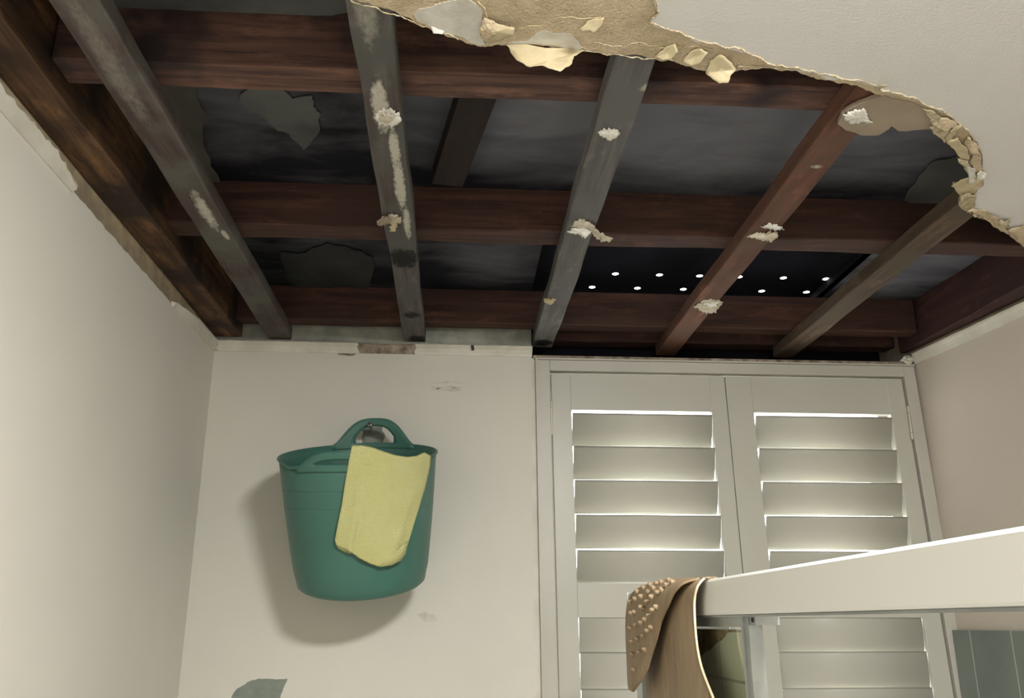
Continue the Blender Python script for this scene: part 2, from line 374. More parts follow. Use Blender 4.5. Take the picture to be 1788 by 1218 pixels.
timber('side_beam', 'heavy mottled brown beam along the top of the left wall', -.8205, -.738, .2, 2.885, ZB+.003, ZD-.001, bl, 'beam', .003, seed=21)
br_ = wood('beam_dark_wood', (76, 50, 46), (56, 38, 36), 1, (62, 44, 42), .03, sc=45)
# right beam follows the right wall
def skew(o, fn):
    for v in o.data.vertices: v.co = fn(v.co)
o = timber('side_beam', 'dark red beam along the top of the right wall', 0, .07, .9, 2.93, ZB+.003, ZD-.001, br_, 'beam', .002, seed=22)
skew(o, lambda c: Vector((c.x+1.585+.05*(2.93-c.y) if True else 0, c.y, c.z)))
o = timber('window_lintel', 'dark timber lintel in the shadow above the shutters', .26, 1.60, 2.99, 3.06, ZJ+.005, ZD-.001, jm2, 'lintel', seed=23)
# slanting brace above
a = onZ(835, 170, 1.03); b = onZ(776, 338, 1.03)
d = (b-a).normalized(); nr = Vector((d.y, -d.x, 0))*.038; a = a-d*.05; b = Vector((b.x, b.y, 1.03))-d*.045
q = [a-nr, a+nr, b+nr, b-nr]
o = mesh('diagonal_brace', [V(p.x, p.y, 1.03) for p in q]+[V(p.x, p.y, 1.078) for p in q], [(0,1,2,3),(7,6,5,4),(0,4,5,1),(1,5,6,2),(2,6,7,3),(3,7,4,0)], wood('brace_wood', (46, 36, 33), (36, 29, 27), 1, (40, 32, 30), .04))
tag(o, 'short slanting timber in the dark between the first and second joists', 'brace')

# ------------------------------------------------------------------ ceiling board with the torn hole
inner = [(560, -60), (585, -25), (612, 0), (655, 10), (700, 27), (730, 42), (765, 56), (800, 68), (825, 78), (848, 82), (880, 79), (920, 79), (965, 84), (1010, 90), (1060, 97), (1140, 103),
         (1175, 106), (1205, 116), (1240, 124), (1275, 128), (1310, 121), (1350, 120), (1392, 124), (1412, 133), (1445, 140), (1480, 146), (1512, 158), (1545, 170), (1590, 184), (1618, 196), (1622, 206), (1640, 228),
         (1662, 245), (1668, 262), (1690, 290), (1692, 318), (1664, 324), (1678, 342), (1674, 358), (1684, 368), (1712, 375), (1735, 392), (1762, 410), (1788, 432)]
outer = [(1150, -60), (1142, -5), (1150, 22), (1134, 38), (1160, 50), (1186, 55), (1230, 74), (1268, 84), (1320, 98), (1380, 118), (1418, 128), (1470, 138), (1540, 158), (1580, 168), (1625, 186), (1660, 203), (1695, 235),
         (1712, 262), (1716, 300), (1718, 322), (1700, 340), (1704, 356), (1688, 370), (1716, 366), (1742, 380), (1762, 388), (1758, 396), (1772, 402), (1788, 418)]
def toplane(px, z): return [(p.x, p.y) for p in (onZ(q.x, q.y, z) for q in px)]
in_c = toplane(frac(inner, .10, 3, 4), ZC); out_c = toplane(frac(outer, .09, 3, 5), ZC)
def close(c):
    """carry the tear on to the right wall and round the part of the ceiling that still stands"""
    last = c[-1]; ye = last[1]+.62*(xr(2.05)-last[0])*1.0
    return c+[(xr(ye)-.002, ye), (xr(YF)-.002, YF+.002)]
hole = close(in_c)
board_ring = hole+[(XL+.002, YF+.002), (XL+.002, .62), (-.5, .86), (-.35, .95)]
board = slab('ceiling', board_ring, ZC, ZB-.0005, M_PAPER); board['kind'] = 'structure'
board.data.materials.append(M_EDGE)
nb = len(board_ring)
for p in board.data.polygons:
    if abs(p.normal.z) < .3: p.material_index = 1
skin_ring = close(out_c)+[(.26, YF+.002)]
slab('paint_layer', skin_ring, ZC-.0016, ZC-.0001, M_SKIN, board)
sk2 = [(.26, YF+.002)]
# left part of the room keeps painted ceiling too (behind the viewer)
slab('paint_layer', [(XL+.003, YF+.003), (.258, YF+.003), (.255, .95), (-.1, .75), (-.4, .7), (XL+.003, .58)], ZC-.0016, ZC-.0001, M_SKIN, board)
# white gypsum islands where both paper layers have gone
def island(px, m, seed, z=ZC-.0012, amp=.12, name='bare_gypsum', th=.0011, parent=None):
    return slab(name, toplane(frac(px, amp, 3, seed, True), z), z, z+th, m, parent or board)
island([(722, 24), (735, 16), (758, 10), (790, 0), (818, -2), (832, 8), (842, 26), (838, 48), (846, 64), (846, 79), (822, 75), (788, 62), (755, 49), (728, 37)], M_GYP, 3)
island([(886, 77), (920, 72), (938, 58), (955, 54), (975, 60), (995, 60), (1010, 72), (1018, 84), (980, 82), (930, 77)], M_GYP, 9)
# grey-brown remnant still screwed to the red batten
rem = island([(1545, 168), (1500, 182), (1470, 200), (1463, 217), (1478, 228), (1502, 236), (1535, 236), (1552, 226), (1556, 220), (1570, 229), (1600, 227), (1625, 226), (1652, 232), (1640, 205), (1600, 182)], M_REM, 6, ZC-.0022, .05, 'hanging_board_piece', .009)
def flap(px, drops, m, seed, name='paper_flap', z=ZC-.002, amp=.05, parent=None, th=.0009, n=2, wav=0.0):
    """a torn tongue of paper: outline px, drops = how far below the ceiling each point hangs"""
    P = []; L = len(px); r = random.Random(seed)
    for i in range(L):
        a, b = Vector(px[i]), Vector(px[(i+1) % L]); d0, d1 = drops[i], drops[(i+1) % L]; d = b-a; nn = Vector((-d.y, d.x)); k = 2**n
        for s in range(k):
            q = a+d*s/k+(nn*r.uniform(-amp, amp) if s else Vector((0, 0))); P.append((q.x, q.y, d0+(d1-d0)*s/k))
    cx = sum(p[0] for p in P)/len(P); cy_ = sum(p[1] for p in P)/len(P); cdp = sum(p[2] for p in P)/len(P)+wav
    vs = []; fs = []; K = 4; N = len(P)
    for k in range(K):
        t = 1-k/K
        for p in P:
            dz = cdp+(p[2]-cdp)*t; w = onZ(cx+(p[0]-cx)*t, cy_+(p[1]-cy_)*t, z-dz); vs.append(w+Vector((0, 0, H)))
    vs.append(onZ(cx, cy_, z-cdp)+Vector((0, 0, H)))
    for k in range(K-1):
        for i in range(N): fs.append((k*N+i, k*N+(i+1) % N, (k+1)*N+(i+1) % N, (k+1)*N+i))
    for i in range(N): fs.append(((K-1)*N+i, (K-1)*N+(i+1) % N, K*N))
    o = mesh(name, vs, fs, m, parent, True)
    s = o.modifiers.new('thickness', 'SOLIDIFY'); s.thickness = th; s.offset = 0
    return o
B = board
flap([(884, 78), (1020, 88), (1002, 98), (998, 112), (978, 125), (962, 120), (945, 114), (925, 117), (902, 105)], [0, 0, .02, .03, .045, .04, .035, .035, .02], M_PALE, 3, parent=B, wav=-.008)
flap([(848, 30), (862, 38), (898, 48), (896, 62), (870, 72), (846, 76), (836, 52)], [0, .003, .012, .016, .012, .004, .006], M_PALE, 5, parent=B, wav=.006)
flap([(846, 30), (864, 38), (868, 60), (846, 74), (836, 54)], [0, .005, .012, .012, .008], M_PAPER, 8, parent=B, wav=.004, z=ZC-.004)
flap([(1026, 36), (1055, 30), (1052, 42), (1036, 58), (1030, 53), (1011, 54)], [.001, 0, .004, .010, .008, .008], M_PALE, 7, parent=B)
flap([(1143, 100), (1162, 82), (1178, 76), (1184, 90), (1172, 103), (1155, 106)], [.004, 0, 0, .01, .012, .008], M_PALE, 11, parent=B, wav=-.003)
flap([(1190, 108), (1205, 90), (1222, 84), (1236, 92), (1222, 110), (1205, 116)], [.004, 0, 0, .008, .014, .010], M_PALE, 12, parent=B, wav=-.003)
flap([(1232, 128), (1240, 106), (1258, 94), (1276, 108), (1285, 122), (1276, 132), (1272, 144), (1256, 146), (1244, 138)], [.006, 0, 0, .004, .006, .014, .022, .024, .016], M_PALE, 13, parent=B, wav=-.004)
flap([(752, 46), (776, 54), (772, 60), (756, 58)], [0, 0, .006, .006], M_GYP, 14, parent=B)
# crumpled folds around the right end of the hole
folds = [([(1612, 190), (1632, 196), (1648, 212), (1652, 222), (1640, 226), (1624, 212)], M_EDGE), ([(1640, 208), (1655, 205), (1672, 218), (1650, 232), (1636, 222)], M_PAPER),
         ([(1622, 222), (1652, 220), (1662, 232), (1650, 250), (1640, 240)], M_EDGE), ([(1676, 217), (1679, 219), (1668, 236), (1654, 248), (1650, 244), (1660, 228)], M_PALE),
         ([(1652, 246), (1672, 240), (1690, 262), (1694, 280), (1678, 276), (1660, 256)], M_PALE), ([(1672, 276), (1690, 280), (1698, 296), (1706, 312), (1694, 318), (1688, 300)], M_EDGE),
         ([(1690, 238), (1706, 250), (1712, 270), (1696, 268), (1682, 252)], M_PAPER), ([(1700, 268), (1713, 276), (1716, 300), (1704, 300), (1694, 284)], M_PAPER),
         ([(1712, 298), (1722, 302), (1720, 312), (1708, 316), (1706, 304)], M_SCRAPW), ([(1661, 325), (1684, 312), (1706, 306), (1712, 318), (1696, 330), (1676, 336)], M_PALE),
         ([(1678, 342), (1690, 336), (1704, 342), (1702, 356), (1684, 366), (1676, 354)], M_EDGE), ([(1688, 290), (1704, 296), (1706, 318), (1692, 322)], M_GYP),
         ([(1684, 367), (1712, 366), (1742, 380), (1752, 398), (1764, 408), (1748, 404), (1722, 384)], M_PAPER), ([(1744, 386), (1764, 386), (1758, 398), (1748, 400)], M_EDGE),
         ([(1760, 402), (1790, 390), (1800, 432), (1784, 428)], M_PAPER)]
for k, (px, m) in enumerate(folds):
    r = random.Random(40+k)
    flap(px, [r.uniform(0, .008) for _ in px], m, 30+k, parent=B, wav=r.uniform(-.003, .004), amp=.10)
# rolled lip of torn paper along the painted edge and thin white tear ridges
def ridge(px, r, m, name, seed, z=ZC-.002, amp=.12):
    P = frac(px, amp, 3, seed); rr = random.Random(seed)
    pts = [onZ(p.x, p.y, z)+Vector((0, 0, H)) for p in P]
    return MB().tube(pts, [r*rr.uniform(.3, 1.3) for _ in pts], 5).build(name, m, B, True)
ridge([(1142, -5), (1150, 22), (1134, 38), (1160, 50), (1186, 55), (1230, 74), (1268, 84), (1320, 98), (1380, 118), (1418, 128)], .0017, M_PAPER, 'torn_lip', 3)
ridge([(1418, 128), (1470, 138), (1540, 158), (1580, 168), (1625, 186), (1660, 203), (1695, 235), (1712, 262), (1716, 300)], .0022, M_EDGE, 'torn_lip', 4)
ridge([(1688, 370), (1716, 366), (1742, 380), (1760, 390), (1790, 420)], .002, M_EDGE, 'torn_lip', 5)
ridge([(612, 1), (655, 12), (700, 28), (730, 43), (765, 57), (800, 69)], .0013, M_EDGE, 'torn_lip', 6)
ridge([(1020, 88), (1060, 97), (1100, 100), (1140, 103), (1175, 106)], .0013, M_EDGE, 'torn_lip', 7)
ridge([(900, 55), (935, 45), (960, 36), (990, 30), (1050, 30)], .0010, M_PALE, 'tear_ridge', 8)
ridge([(1038, 74), (1065, 80), (1090, 82), (1115, 74), (1150, 80)], .0010, M_PALE, 'tear_ridge', 9)
ridge([(1150, 84), (1180, 84), (1215, 80), (1245, 88)], .0009, M_PALE, 'tear_ridge', 10)
ridge([(1285, 118), (1320, 116), (1360, 117), (1395, 122), (1440, 132)], .0014, M_EDGE, 'torn_lip', 12)
ridge([(834, 2), (846, 14), (850, 30)], .0016, M_PALE, 'tear_ridge', 11)
flap([(1526, 152), (1538, 148), (1552, 150), (1540, 153), (1532, 160)], [0, .012, .02, .012, 0], M_EDGE, 61, parent=B, amp=.02)

# ------------------------------------------------------------------ plaster scraps left around screws
def scrap(label, cx, cy_, pieces, seed, stain=None, group=None):
    z = ZB-.0012
    c = onZ(cx, cy_, z); root = empty('plaster_scrap', c+Vector((0, 0, H)))
    tag(root, label, 'plaster scrap', 'plaster scraps left on the batten screws')
    for k, (px, dr, m) in enumerate(pieces):
        o = flap(px, dr, m, seed+k, 'torn_board', z, .16, None, .0014, 3, .002); child(o, root)
    mb = MB(); s = c+Vector((0, 0, H-.004)); mb.tube([s+Vector((0, 0, .006)), s, s-Vector((0, 0, .002))], [.004, .004, .0025], 10)
    o = mb.build('screw', M_STEEL, None, True); child(o, root)
    return root
W_ = M_SCRAPW; P_ = M_SCRAP
scrap('crumbly white plaster blob round a screw, high on the dark stained batten', 677, 208, [([(656, 198), (664, 191), (684, 190), (698, 200), (700, 212), (686, 220), (664, 219), (655, 208)], [.0, 0, 0, .003, .006, .008, .006, .003], W_), ([(662, 200), (678, 196), (690, 206), (678, 214), (664, 212)], [.006, .01, .01, .012, .01], P_)], 1)
scrap('curled torn scrap with a hanging tongue, low on the dark stained batten', 682, 385, [([(658, 386), (668, 378), (686, 374), (700, 378), (700, 388), (688, 392), (670, 392)], [.006, 0, 0, .003, .006, .008, .008], P_), ([(684, 388), (696, 388), (690, 404), (680, 404)], [.006, .006, .02, .02], M_PALE), ([(664, 382), (676, 378), (682, 388), (668, 394), (658, 392)], [.008, .012, .012, .014, .012], M_REM)], 5)
scrap('small flat white scrap round a screw, upper part of the grey batten', 1064, 238, [([(1043, 232), (1052, 226), (1074, 225), (1084, 232), (1078, 238), (1070, 243), (1064, 246), (1056, 239)], [.002, 0, 0, .002, .004, .006, .008, .004], W_)], 9)
scrap('large torn scrap with a long tail reaching right, middle of the grey batten', 1014, 397, [([(996, 396), (1004, 386), (1018, 382), (1028, 388), (1040, 398), (1034, 402), (1010, 400)], [.002, 0, 0, .002, .008, .008, .006], P_), ([(990, 404), (1006, 398), (1024, 398), (1034, 404), (1026, 412), (1022, 416), (1010, 408), (998, 408)], [.006, .006, .006, .008, .016, .018, .012, .010], W_),
      ([(1024, 390), (1032, 394), (1046, 404), (1060, 414), (1071, 416), (1064, 422), (1052, 422), (1036, 410)], [.002, .004, .01, .014, .016, .018, .018, .01], P_)], 11)
scrap('tiny pale cup-shaped scrap, lowest on the grey batten', 959, 527, [([(948, 522), (958, 520), (971, 522), (966, 529), (960, 532), (953, 529)], [0, 0, 0, .004, .006, .004], M_PALE)], 15)
scrap('split white scrap in two layers, middle of the reddish batten', 1336, 408, [([(1328, 396), (1340, 391), (1358, 392), (1370, 400), (1358, 402), (1344, 400)], [.002, 0, 0, .006, .006, .004], W_), ([(1304, 414), (1316, 408), (1334, 404), (1358, 406), (1358, 414), (1348, 422), (1334, 420), (1320, 416)], [.006, .002, .0, .004, .01, .014, .012, .01], P_)], 17)
scrap('ragged pale scrap, low on the reddish batten', 1238, 534, [([(1211, 534), (1226, 526), (1246, 523), (1263, 528), (1256, 536), (1250, 546), (1238, 546), (1222, 542)], [.002, 0, 0, .002, .008, .012, .01, .008], P_), ([(1228, 528), (1252, 525), (1256, 532), (1240, 538)], [.003, .003, .008, .01], W_)], 19)
scrap('white plaster blot with a screw on the grey-brown board piece', 1496, 211, [([(1472, 198), (1490, 194), (1512, 192), (1514, 202), (1524, 215), (1506, 212), (1490, 216), (1476, 210)], [.0135]*8, W_)], 23)

# ------------------------------------------------------------------ cornices
def cornice(name, path, prof, m, seed, jag=.004):
    """path: list of (base point, outward dir); prof: (out, up) points from wall foot to ceiling edge, closed at the back"""
    r = random.Random(seed); vs = []; fs = []; n = len(prof)
    for (p, d, up) in path:
        for k, (a, b_) in enumerate(prof):
            vs.append(V(p[0]+d[0]*a, p[1]+d[1]*a, p[2]+b_*up+(r.uniform(-jag, 0) if k in (n-2, n-3) and jag else 0)))
    L = len(path)
    d0 = Vector(path[1][0])-Vector(path[0][0]); d0.normalize()
    if jag:
        for k in range(n): vs[k] = vs[k]+d0*r.uniform(0, .016); vs[(L-1)*n+k] = vs[(L-1)*n+k]-d0*r.uniform(0, .016 if name != 'trim_5' else .002)
    for i in range(L-1):
        for k in range(n): fs.append((i*n+k, i*n+(k+1) % n, (i+1)*n+(k+1) % n, (i+1)*n+k))
    fs += [tuple(range(n)), tuple((L-1)*n+k for k in range(n-1, -1, -1))]
    o = mesh(name, vs, fs, m); o['kind'] = 'structure'; return o
prof = [(-.001, 0), (.004, 0), (.006, .010), (.011, .020), (.018, .030), (.026, .037), (.026, .041), (-.001, .041)]
def along(p0, p1, d, n, ups=None, seed=0, w=.0015):
    r = random.Random(seed); out = []
    for i in range(n+1):
        t = i/n; up = 1 if ups is None else ups(t)
        out.append(((p0[0]+(p1[0]-p0[0])*t, p0[1]+(p1[1]-p0[1])*t, p0[2]+(p1[2]-p0[2])*t), d, up))
    return out
pl = [(-.001, 0), (.004, .001), (.006, .010), (.009, .020), (.013, .030), (.014, .038), (.010, .041), (-.001, .041)]
cornice('trim_1', along((XL, .3, .870), (XL, 1.74, .868), (1, 0), 110, lambda t: 1 if t < .93 else 1-.5*(t-.93)/.07), pl, M_CORN, 2, .010)
cornice('trim_2', along((XL, 2.42, .866), (XL, 2.895, .872), (1, 0), 26, lambda t: .35+.65*min(1, t/.5)), pl, M_CORN, 3, .003)
pb = [(-.001, 0), (.004, 0), (.006, .008), (.012, .020), (.020, .027), (.024, .032), (.020, .036), (-.001, .037)]
c3 = cornice('trim_3', along((-.822, YB, .877), (-.335, YB, .8765), (0, -1), 30), pb, M_CORN, 4, .002)
cornice('trim_4', along((-.36, YB, .878), (-.135, YB, .878), (0, -1), 18), [(a*.55, b*.93) for a, b in pb], M_CORNB, 5, .003)
cornice('trim_5', along((-.155, YB, .8765), (.254, YB, .876), (0, -1), 26), pb, M_CORN, 6, .002)
YR0 = 1.95
nr_ = Vector((-1, -.126)).normalized()
cornice('trim_6', along((xr(YR0), YR0, .872), (xr(2.90), 2.90, .872), (nr_.x, nr_.y), 40), pl, M_CORN, 7, .002)
# torn paper strips on the damaged cornice, broken plaster in the corners
def blob(name, c, r, m, seed, sq=(1, 1, 1), parent=None):
    bm = bmesh.new(); bmesh.ops.create_icosphere(bm, subdivisions=3, radius=r); rr = random.Random(seed); ph = [rr.uniform(0, 6) for _ in range(6)]
    for v in bm.verts:
        n = v.co.normalized(); k = 1+.22*math.sin(n.x*4+ph[0])+.18*math.sin(n.y*5+ph[1])+.15*math.sin(n.z*6+ph[2])+rr.uniform(-.05, .05)
        v.co = Vector((v.co.x*k*sq[0], v.co.y*k*sq[1], v.co.z*k*sq[2]))
    me = bpy.data.meshes.new(name); bm.to_mesh(me); bm.free(); o = link(name, me, m); o.location = V(*c)
    if parent: child(o, parent) if parent.location.length else setattr(o, 'parent', parent)
    return o
blob('trim_7', (1.585, 2.885, .886), .020, M_CORN, 4, (1.3, .8, .6))['kind'] = 'structure'
# patches and marks on the back wall
def wallmark(name, px, m, th=.0008, amp=.08, seed=3, Y=YB):
    P = [onY(p.x, p.y, Y) for p in frac(px, amp, 3, seed, True)]; n = len(P)
    vs = [Vector((p.x, Y-th, p.z+H)) for p in P]+[Vector((p.x, Y+.0002, p.z+H)) for p in P]
    tri = tessellate_polygon([[Vector((p.x, p.z, 0)) for p in P]])
    fs = [tuple(t) for t in tri]+[(i, (i+1) % n, (i+1) % n+n, i+n) for i in range(n)]
    return mesh(name, vs, fs, m, wb)
wallmark('bare_patch', [(400, 1225), (412, 1204), (432, 1190), (452, 1184), (502, 1184), (494, 1205), (482, 1228)], M_PATCH)
wallmark('scuff_mark', [(728, 1074), (744, 1068), (762, 1076), (762, 1084), (742, 1086)], M_SCUFF, .0005, .2)
for k, y in enumerate((668, 675, 680)):
    wallmark('pencil_mark', [(752+k*3, y-1), (785, y-2), (812-k*3, y-1), (810-k*3, y+1), (780, y+1), (752, y+1)], M_SCUFF, .0004, .1, 5+k)
wallmark('torn_strip', [(588, 613), (640, 613), (722, 613), (712, 618), (622, 617), (616, 621), (590, 619)], M_CORNB, .0012, .05, 9)
tl = wallmark('nail_hole', [(822, 604), (827, 604), (828, 611), (824, 612)], M_BLACK, .013, .02, 2, YB-.012)

# ------------------------------------------------------------------ window with plantation shutters
def xw(s, z): l = .268+.011*(.864-z); r = 1.606+.0283*(.864-z); return l+(r-l)*s/1.338
class WB(MB):
    def wbox(s, s0, s1, y0, y1, z0, z1):
        return s.hexa([V(xw(s0, z0), y0, z0), V(xw(s1, z0), y0, z0), V(xw(s1, z0), y1, z0), V(xw(s0, z0), y1, z0),
                       V(xw(s0, z1), y0, z1), V(xw(s1, z1), y0, z1), V(xw(s1, z1), y1, z1), V(xw(s0, z1), y1, z1)])
ZLOW = -.93
win = WB().wbox(.0, .045, YB-.012, YB+.19, ZLOW, .864).wbox(1.297, 1.338, YB-.012, YB+.19, ZLOW, .864).wbox(.045, 1.297, YB-.012, YB+.19, .826, .864).wbox(.045, 1.297, YB-.012, YB+.19, ZLOW, ZLOW+.04).build('window_1', M_FRAME, bevel=.002)
win['kind'] = 'structure'
WB().wbox(-.004, 1.338, YB-.016, YB-.006, .8645, .870).wbox(-.004, .003, YB-.016, YB-.006, ZLOW, .8645).build('outer_bead', M_FRAME, win)
WB().wbox(-.01, 1.335, YB-.004, YB+.19, .8702, .882).build('rough_head', M_CORNB, win)
WB().wbox(.045, .10, YB+.11, YB+.14, ZLOW+.04, .826).wbox(1.24, 1.297, YB+.11, YB+.14, ZLOW+.04, .826).wbox(.645, .69, YB+.11, YB+.14, ZLOW+.04, .826).wbox(.10, 1.24, YB+.11, YB+.14, .78, .826).build('sash_frame', M_FRAME, win)
WB().wbox(.10, 1.24, YB+.123, YB+.127, ZLOW+.04, .78).build('glass_pane', M_GLASS, win)
# architrave strip in the narrow slot between wall and frame
MB().hexa([V(.252, YB+.004, ZLOW), V(xw(0, ZLOW)-.001, YB+.004, ZLOW), V(xw(0, ZLOW)-.001, YB+.185, ZLOW), V(.252, YB+.185, ZLOW), V(.252, YB+.004, .874), V(.267, YB+.004, .874), V(.267, YB+.185, .874), V(.252, YB+.185, .874)]).build('trim_8', M_CORN)['kind'] = 'structure'
def shutter(label, s0, s1, sa, sb, hinge_s, side):
    t = 0.027; y0, y1 = YB, YB+t
    root = empty('plantation_shutter', V(xw((s0+s1)/2, ZLOW), YB, ZLOW+.045)); tag(root, label, 'shutter', 'plantation shutter pair')
    zt, zl = .820, ZLOW+.045
    zo, zm0, zm1 = .692, .122, .016
    WB().wbox(s0, sa, y0, y1, zl, zt).build('stile', M_SHUT, root, bevel=.002)
    WB().wbox(sb, s1, y0, y1, zl, zt).build('stile', M_SHUT, root, bevel=.002)
    WB().wbox(sa, sb, y0+.0006, y1, zo, zt).build('top_rail', M_SHUT, root)
    WB().wbox(sa, sb, y0+.0006, y1, zm1, zm0).build('middle_rail', M_SHUT, root)
    WB().wbox(sa, sb, y0+.0006, y1, zl, zl+.10).build('bottom_rail', M_SHUT, root)
    # blade: an aerofoil section swept across
    def blade(zc, ang, w=.0575, top=None):
        n = 12; ring = []
        for k in range(n):
            a = 2*math.pi*k/n; u = math.cos(a)*w; v = math.sin(a)*.0052*(1-.55*abs(math.cos(a))**3)
            # u along the blade: +u = room edge, up ; v thickness
            yy = y0+t/2-u*math.sin(ang)+v*math.cos(ang); zz = zc+u*math.cos(ang)+v*math.sin(ang)
            ring.append((yy, zz))
        vs = []
        for s in (sa+.0025, sb-.0025):
            for yy, zz in ring: vs.append(V(xw(s, zz), yy, zz))
        fs = [(k, (k+1) % n, (k+1) % n+n, k+n) for k in range(n)]+[tuple(range(n)), tuple(n+k for k in range(n-1, -1, -1))]
        o = mesh('louvre', vs, fs, M_SHUT); 
        for p in o.data.polygons: p.use_smooth = len(p.vertices) == 4
        child(o, root)
    for k in range(5): blade(.626-.1135*k, math.radians(LA))
    z = zm1-.052; k = 0
    while z > zl+.14: blade(z, math.radians(7), .0575); z -= .1085
    for zc in (.662, -.45):
        mb = MB(); x = xw(hinge_s, zc)
        for a, b in ((-.059, -.035), (-.034, .034), (.035, .059)):
            mb.tube([V(x, y0-.004, zc+a), V(x, y0-.004, zc+b)], .0052, 10)
        mb.box(x-.006, x+.006, y0-.003, y0+.001, zc-.056, zc+.056)
        mb.build('hinge', M_HINGE, root)
    return root
LA = 22.5
shutter('left shutter leaf, hinged beside the wall with the tub', .050, .6555, .117, .601, .0475, -1)
shutter('right shutter leaf, hinged on the side wall, cut across by the white shower rail', .6585, 1.292, .748, 1.232, 1.2945, 1)

# ------------------------------------------------------------------ tiled part of the right wall
vs = []
for Y in (YF, 2.885):
    for (dx, z) in ((0, -.022), (0, -H), (-.008, -H), (-.008, -.022)): vs.append(V(xr(Y)+dx+.001, Y, z))
ti = mesh('trim_9', vs, [(0, 1, 2, 3), (7, 6, 5, 4), (0, 4, 5, 1), (1, 5, 6, 2), (2, 6, 7, 3), (3, 7, 4, 0)], M_TILE); ti['kind'] = 'structure'

# ------------------------------------------------------------------ shower screen
XH = .42
scr = empty('shower_screen', V(XH+.02, 1.7, -H)); tag(scr, 'white shower rail with a glass pane under its far end, before the shutters', 'shower screen')
def rail(x0, x1, y0, y1, z0, z1, e=.004):
    pts = [(x0, z0+e), (x0+e*.35, z0+e*.3), (x0+e, z0), (x1-e, z0), (x1, z0+e), (x1, z1-e), (x1-e, z1), (x0+e, z1), (x0+e*.35, z1-e*.3), (x0, z1-e)]
    n = len(pts); vs = [V(a, y, b) for y in (y0, y1) for a, b in pts]
    return vs, [(k, (k+1) % n, (k+1) % n+n, k+n) for k in range(n)]+[tuple(range(n)), tuple(n+k for k in range(n-1, -1, -1))]
vs, fs = rail(XH, XH+.040, -.2, 2.19, .011, .069)
o = mesh('header_rail', vs, fs, M_ALU); child(o, scr)
MB().box(XH-.0015, XH+.0415, 2.19, 2.20, .010, .070).build('end_cap', M_ALU, scr, bevel=.002)
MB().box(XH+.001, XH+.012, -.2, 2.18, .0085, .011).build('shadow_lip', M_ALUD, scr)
MB().box(XH+.008, XH+.030, 1.337, 2.17, -.006, .0085).build('top_channel', M_ALUD, scr)
MB().box(XH+.004, XH+.020, 1.302, 1.308, -H+.02, .0084).box(XH+.007, XH+.026, 1.308, 1.326, -H+.02, .0082).box(XH+.003, XH+.024, 1.326, 1.335, -H+.02, .0084).build('upright', M_ALUD, scr)
MB().box(XH+.005, XH+.040, 1.275, 1.300, -.003, .0085).build('bracket', M_ALUD, scr)
MB().box(XH+.006, XH+.034, 2.09, 2.15, -H+.02, -.006).build('upright', M_ALUD, scr)
MB().box(XH+.016, XH+.020, 1.335, 2.09, -H+.02, -.006).build('glass_pane', M_GLASS, scr)
MB().tube([V(XH+.0035, 1.286, .004), V(XH+.012, 1.286, .004)], .0035, 12).build('screw', M_BLACK, scr)
# slab added behind the glass: tile pattern, with a jagged brown patch on top
nib = MB().box(XH+.0225, XH+.0285, 1.337, 2.088, -H, -.010).build('pane_slab', M_NIB)
tag(nib, 'thin pale green slab with a tile pattern behind the shower glass, jagged brown patch on top', 'tiled wall')
px = [(1212, 1085), (1300, 1085), (1285, 1096), (1270, 1104), (1262, 1114), (1250, 1122), (1240, 1134), (1228, 1142), (1216, 1154), (1200, 1160), (1190, 1090)]
Pn = [onX(p.x, p.y, XH+.022) for p in frac(px, .1, 3, 4, True)]; Pn = [Vector((p.x, min(max(p.y, 1.34), 2.08), min(p.z, -.0115))) for p in Pn]
n = len(Pn); tri = tessellate_polygon([[Vector((p.y, p.z, 0)) for p in Pn]])
mesh('brown_patch', [Vector((XH+.0221, p.y, p.z+H)) for p in Pn]+[Vector((XH+.0226, p.y, p.z+H)) for p in Pn], [tuple(t) for t in tri]+[(i, (i+1) % n, (i+1) % n+n, i+n) for i in range(n)], M_NIBD, nib)

# ------------------------------------------------------------------ bath mat over the rail
def lerp_curve(pts, t):
    L = [0]
    for a, b in zip(pts, pts[1:]): L.append(L[-1]+math.dist(a[:2], b[:2]))
    s = t*L[-1]
    for i in range(len(pts)-1):
        if s <= L[i+1]+1e-9:
            k = (s-L[i])/max(1e-9, L[i+1]-L[i]); return tuple(a+(b-a)*k for a, b in zip(pts[i], pts[i+1]))
    return pts[-1]
def chaikin(p, n=2):
    for _ in range(n):
        q = [p[0]]
        for a, b in zip(p, p[1:]): q += [tuple(x*.75+y*.25 for x, y in zip(a, b)), tuple(x*.25+y*.75 for x, y in zip(a, b))]
        p = q+[p[-1]]
    return p
def sheet(name, left, right, nu, nv, m, parent=None, th=.004, bul=None):
    """surface between two edge curves; curve points are (px, py, X of the surface there)"""
    vs = []; fs = []
    for j in range(nv+1):
        a = lerp_curve(left, j/nv); b = lerp_curve(right, j/nv)
        for i in range(nu+1):
            u = i/nu; x = a[0]+(b[0]-a[0])*u; y = a[1]+(b[1]-a[1])*u; X = a[2]+(b[2]-a[2])*u
            if bul: X += bul(u, j/nv)
            vs.append(onX(x, y, X)+Vector((0, 0, H)))
    for j in range(nv):
        for i in range(nu): fs.append((j*(nu+1)+i, j*(nu+1)+i+1, (j+1)*(nu+1)+i+1, (j+1)*(nu+1)+i))
    o = mesh(name, vs, fs, m, None, True)
    s = o.modifiers.new('thickness', 'SOLIDIFY'); s.thickness = th; s.offset = 0
    return o, vs
mroot = empty('bath_mat', V(XH, 1.8, .07)); tag(mroot, 'brown studded rubber bath mat with cream edge folded over the white shower rail', 'bath mat')
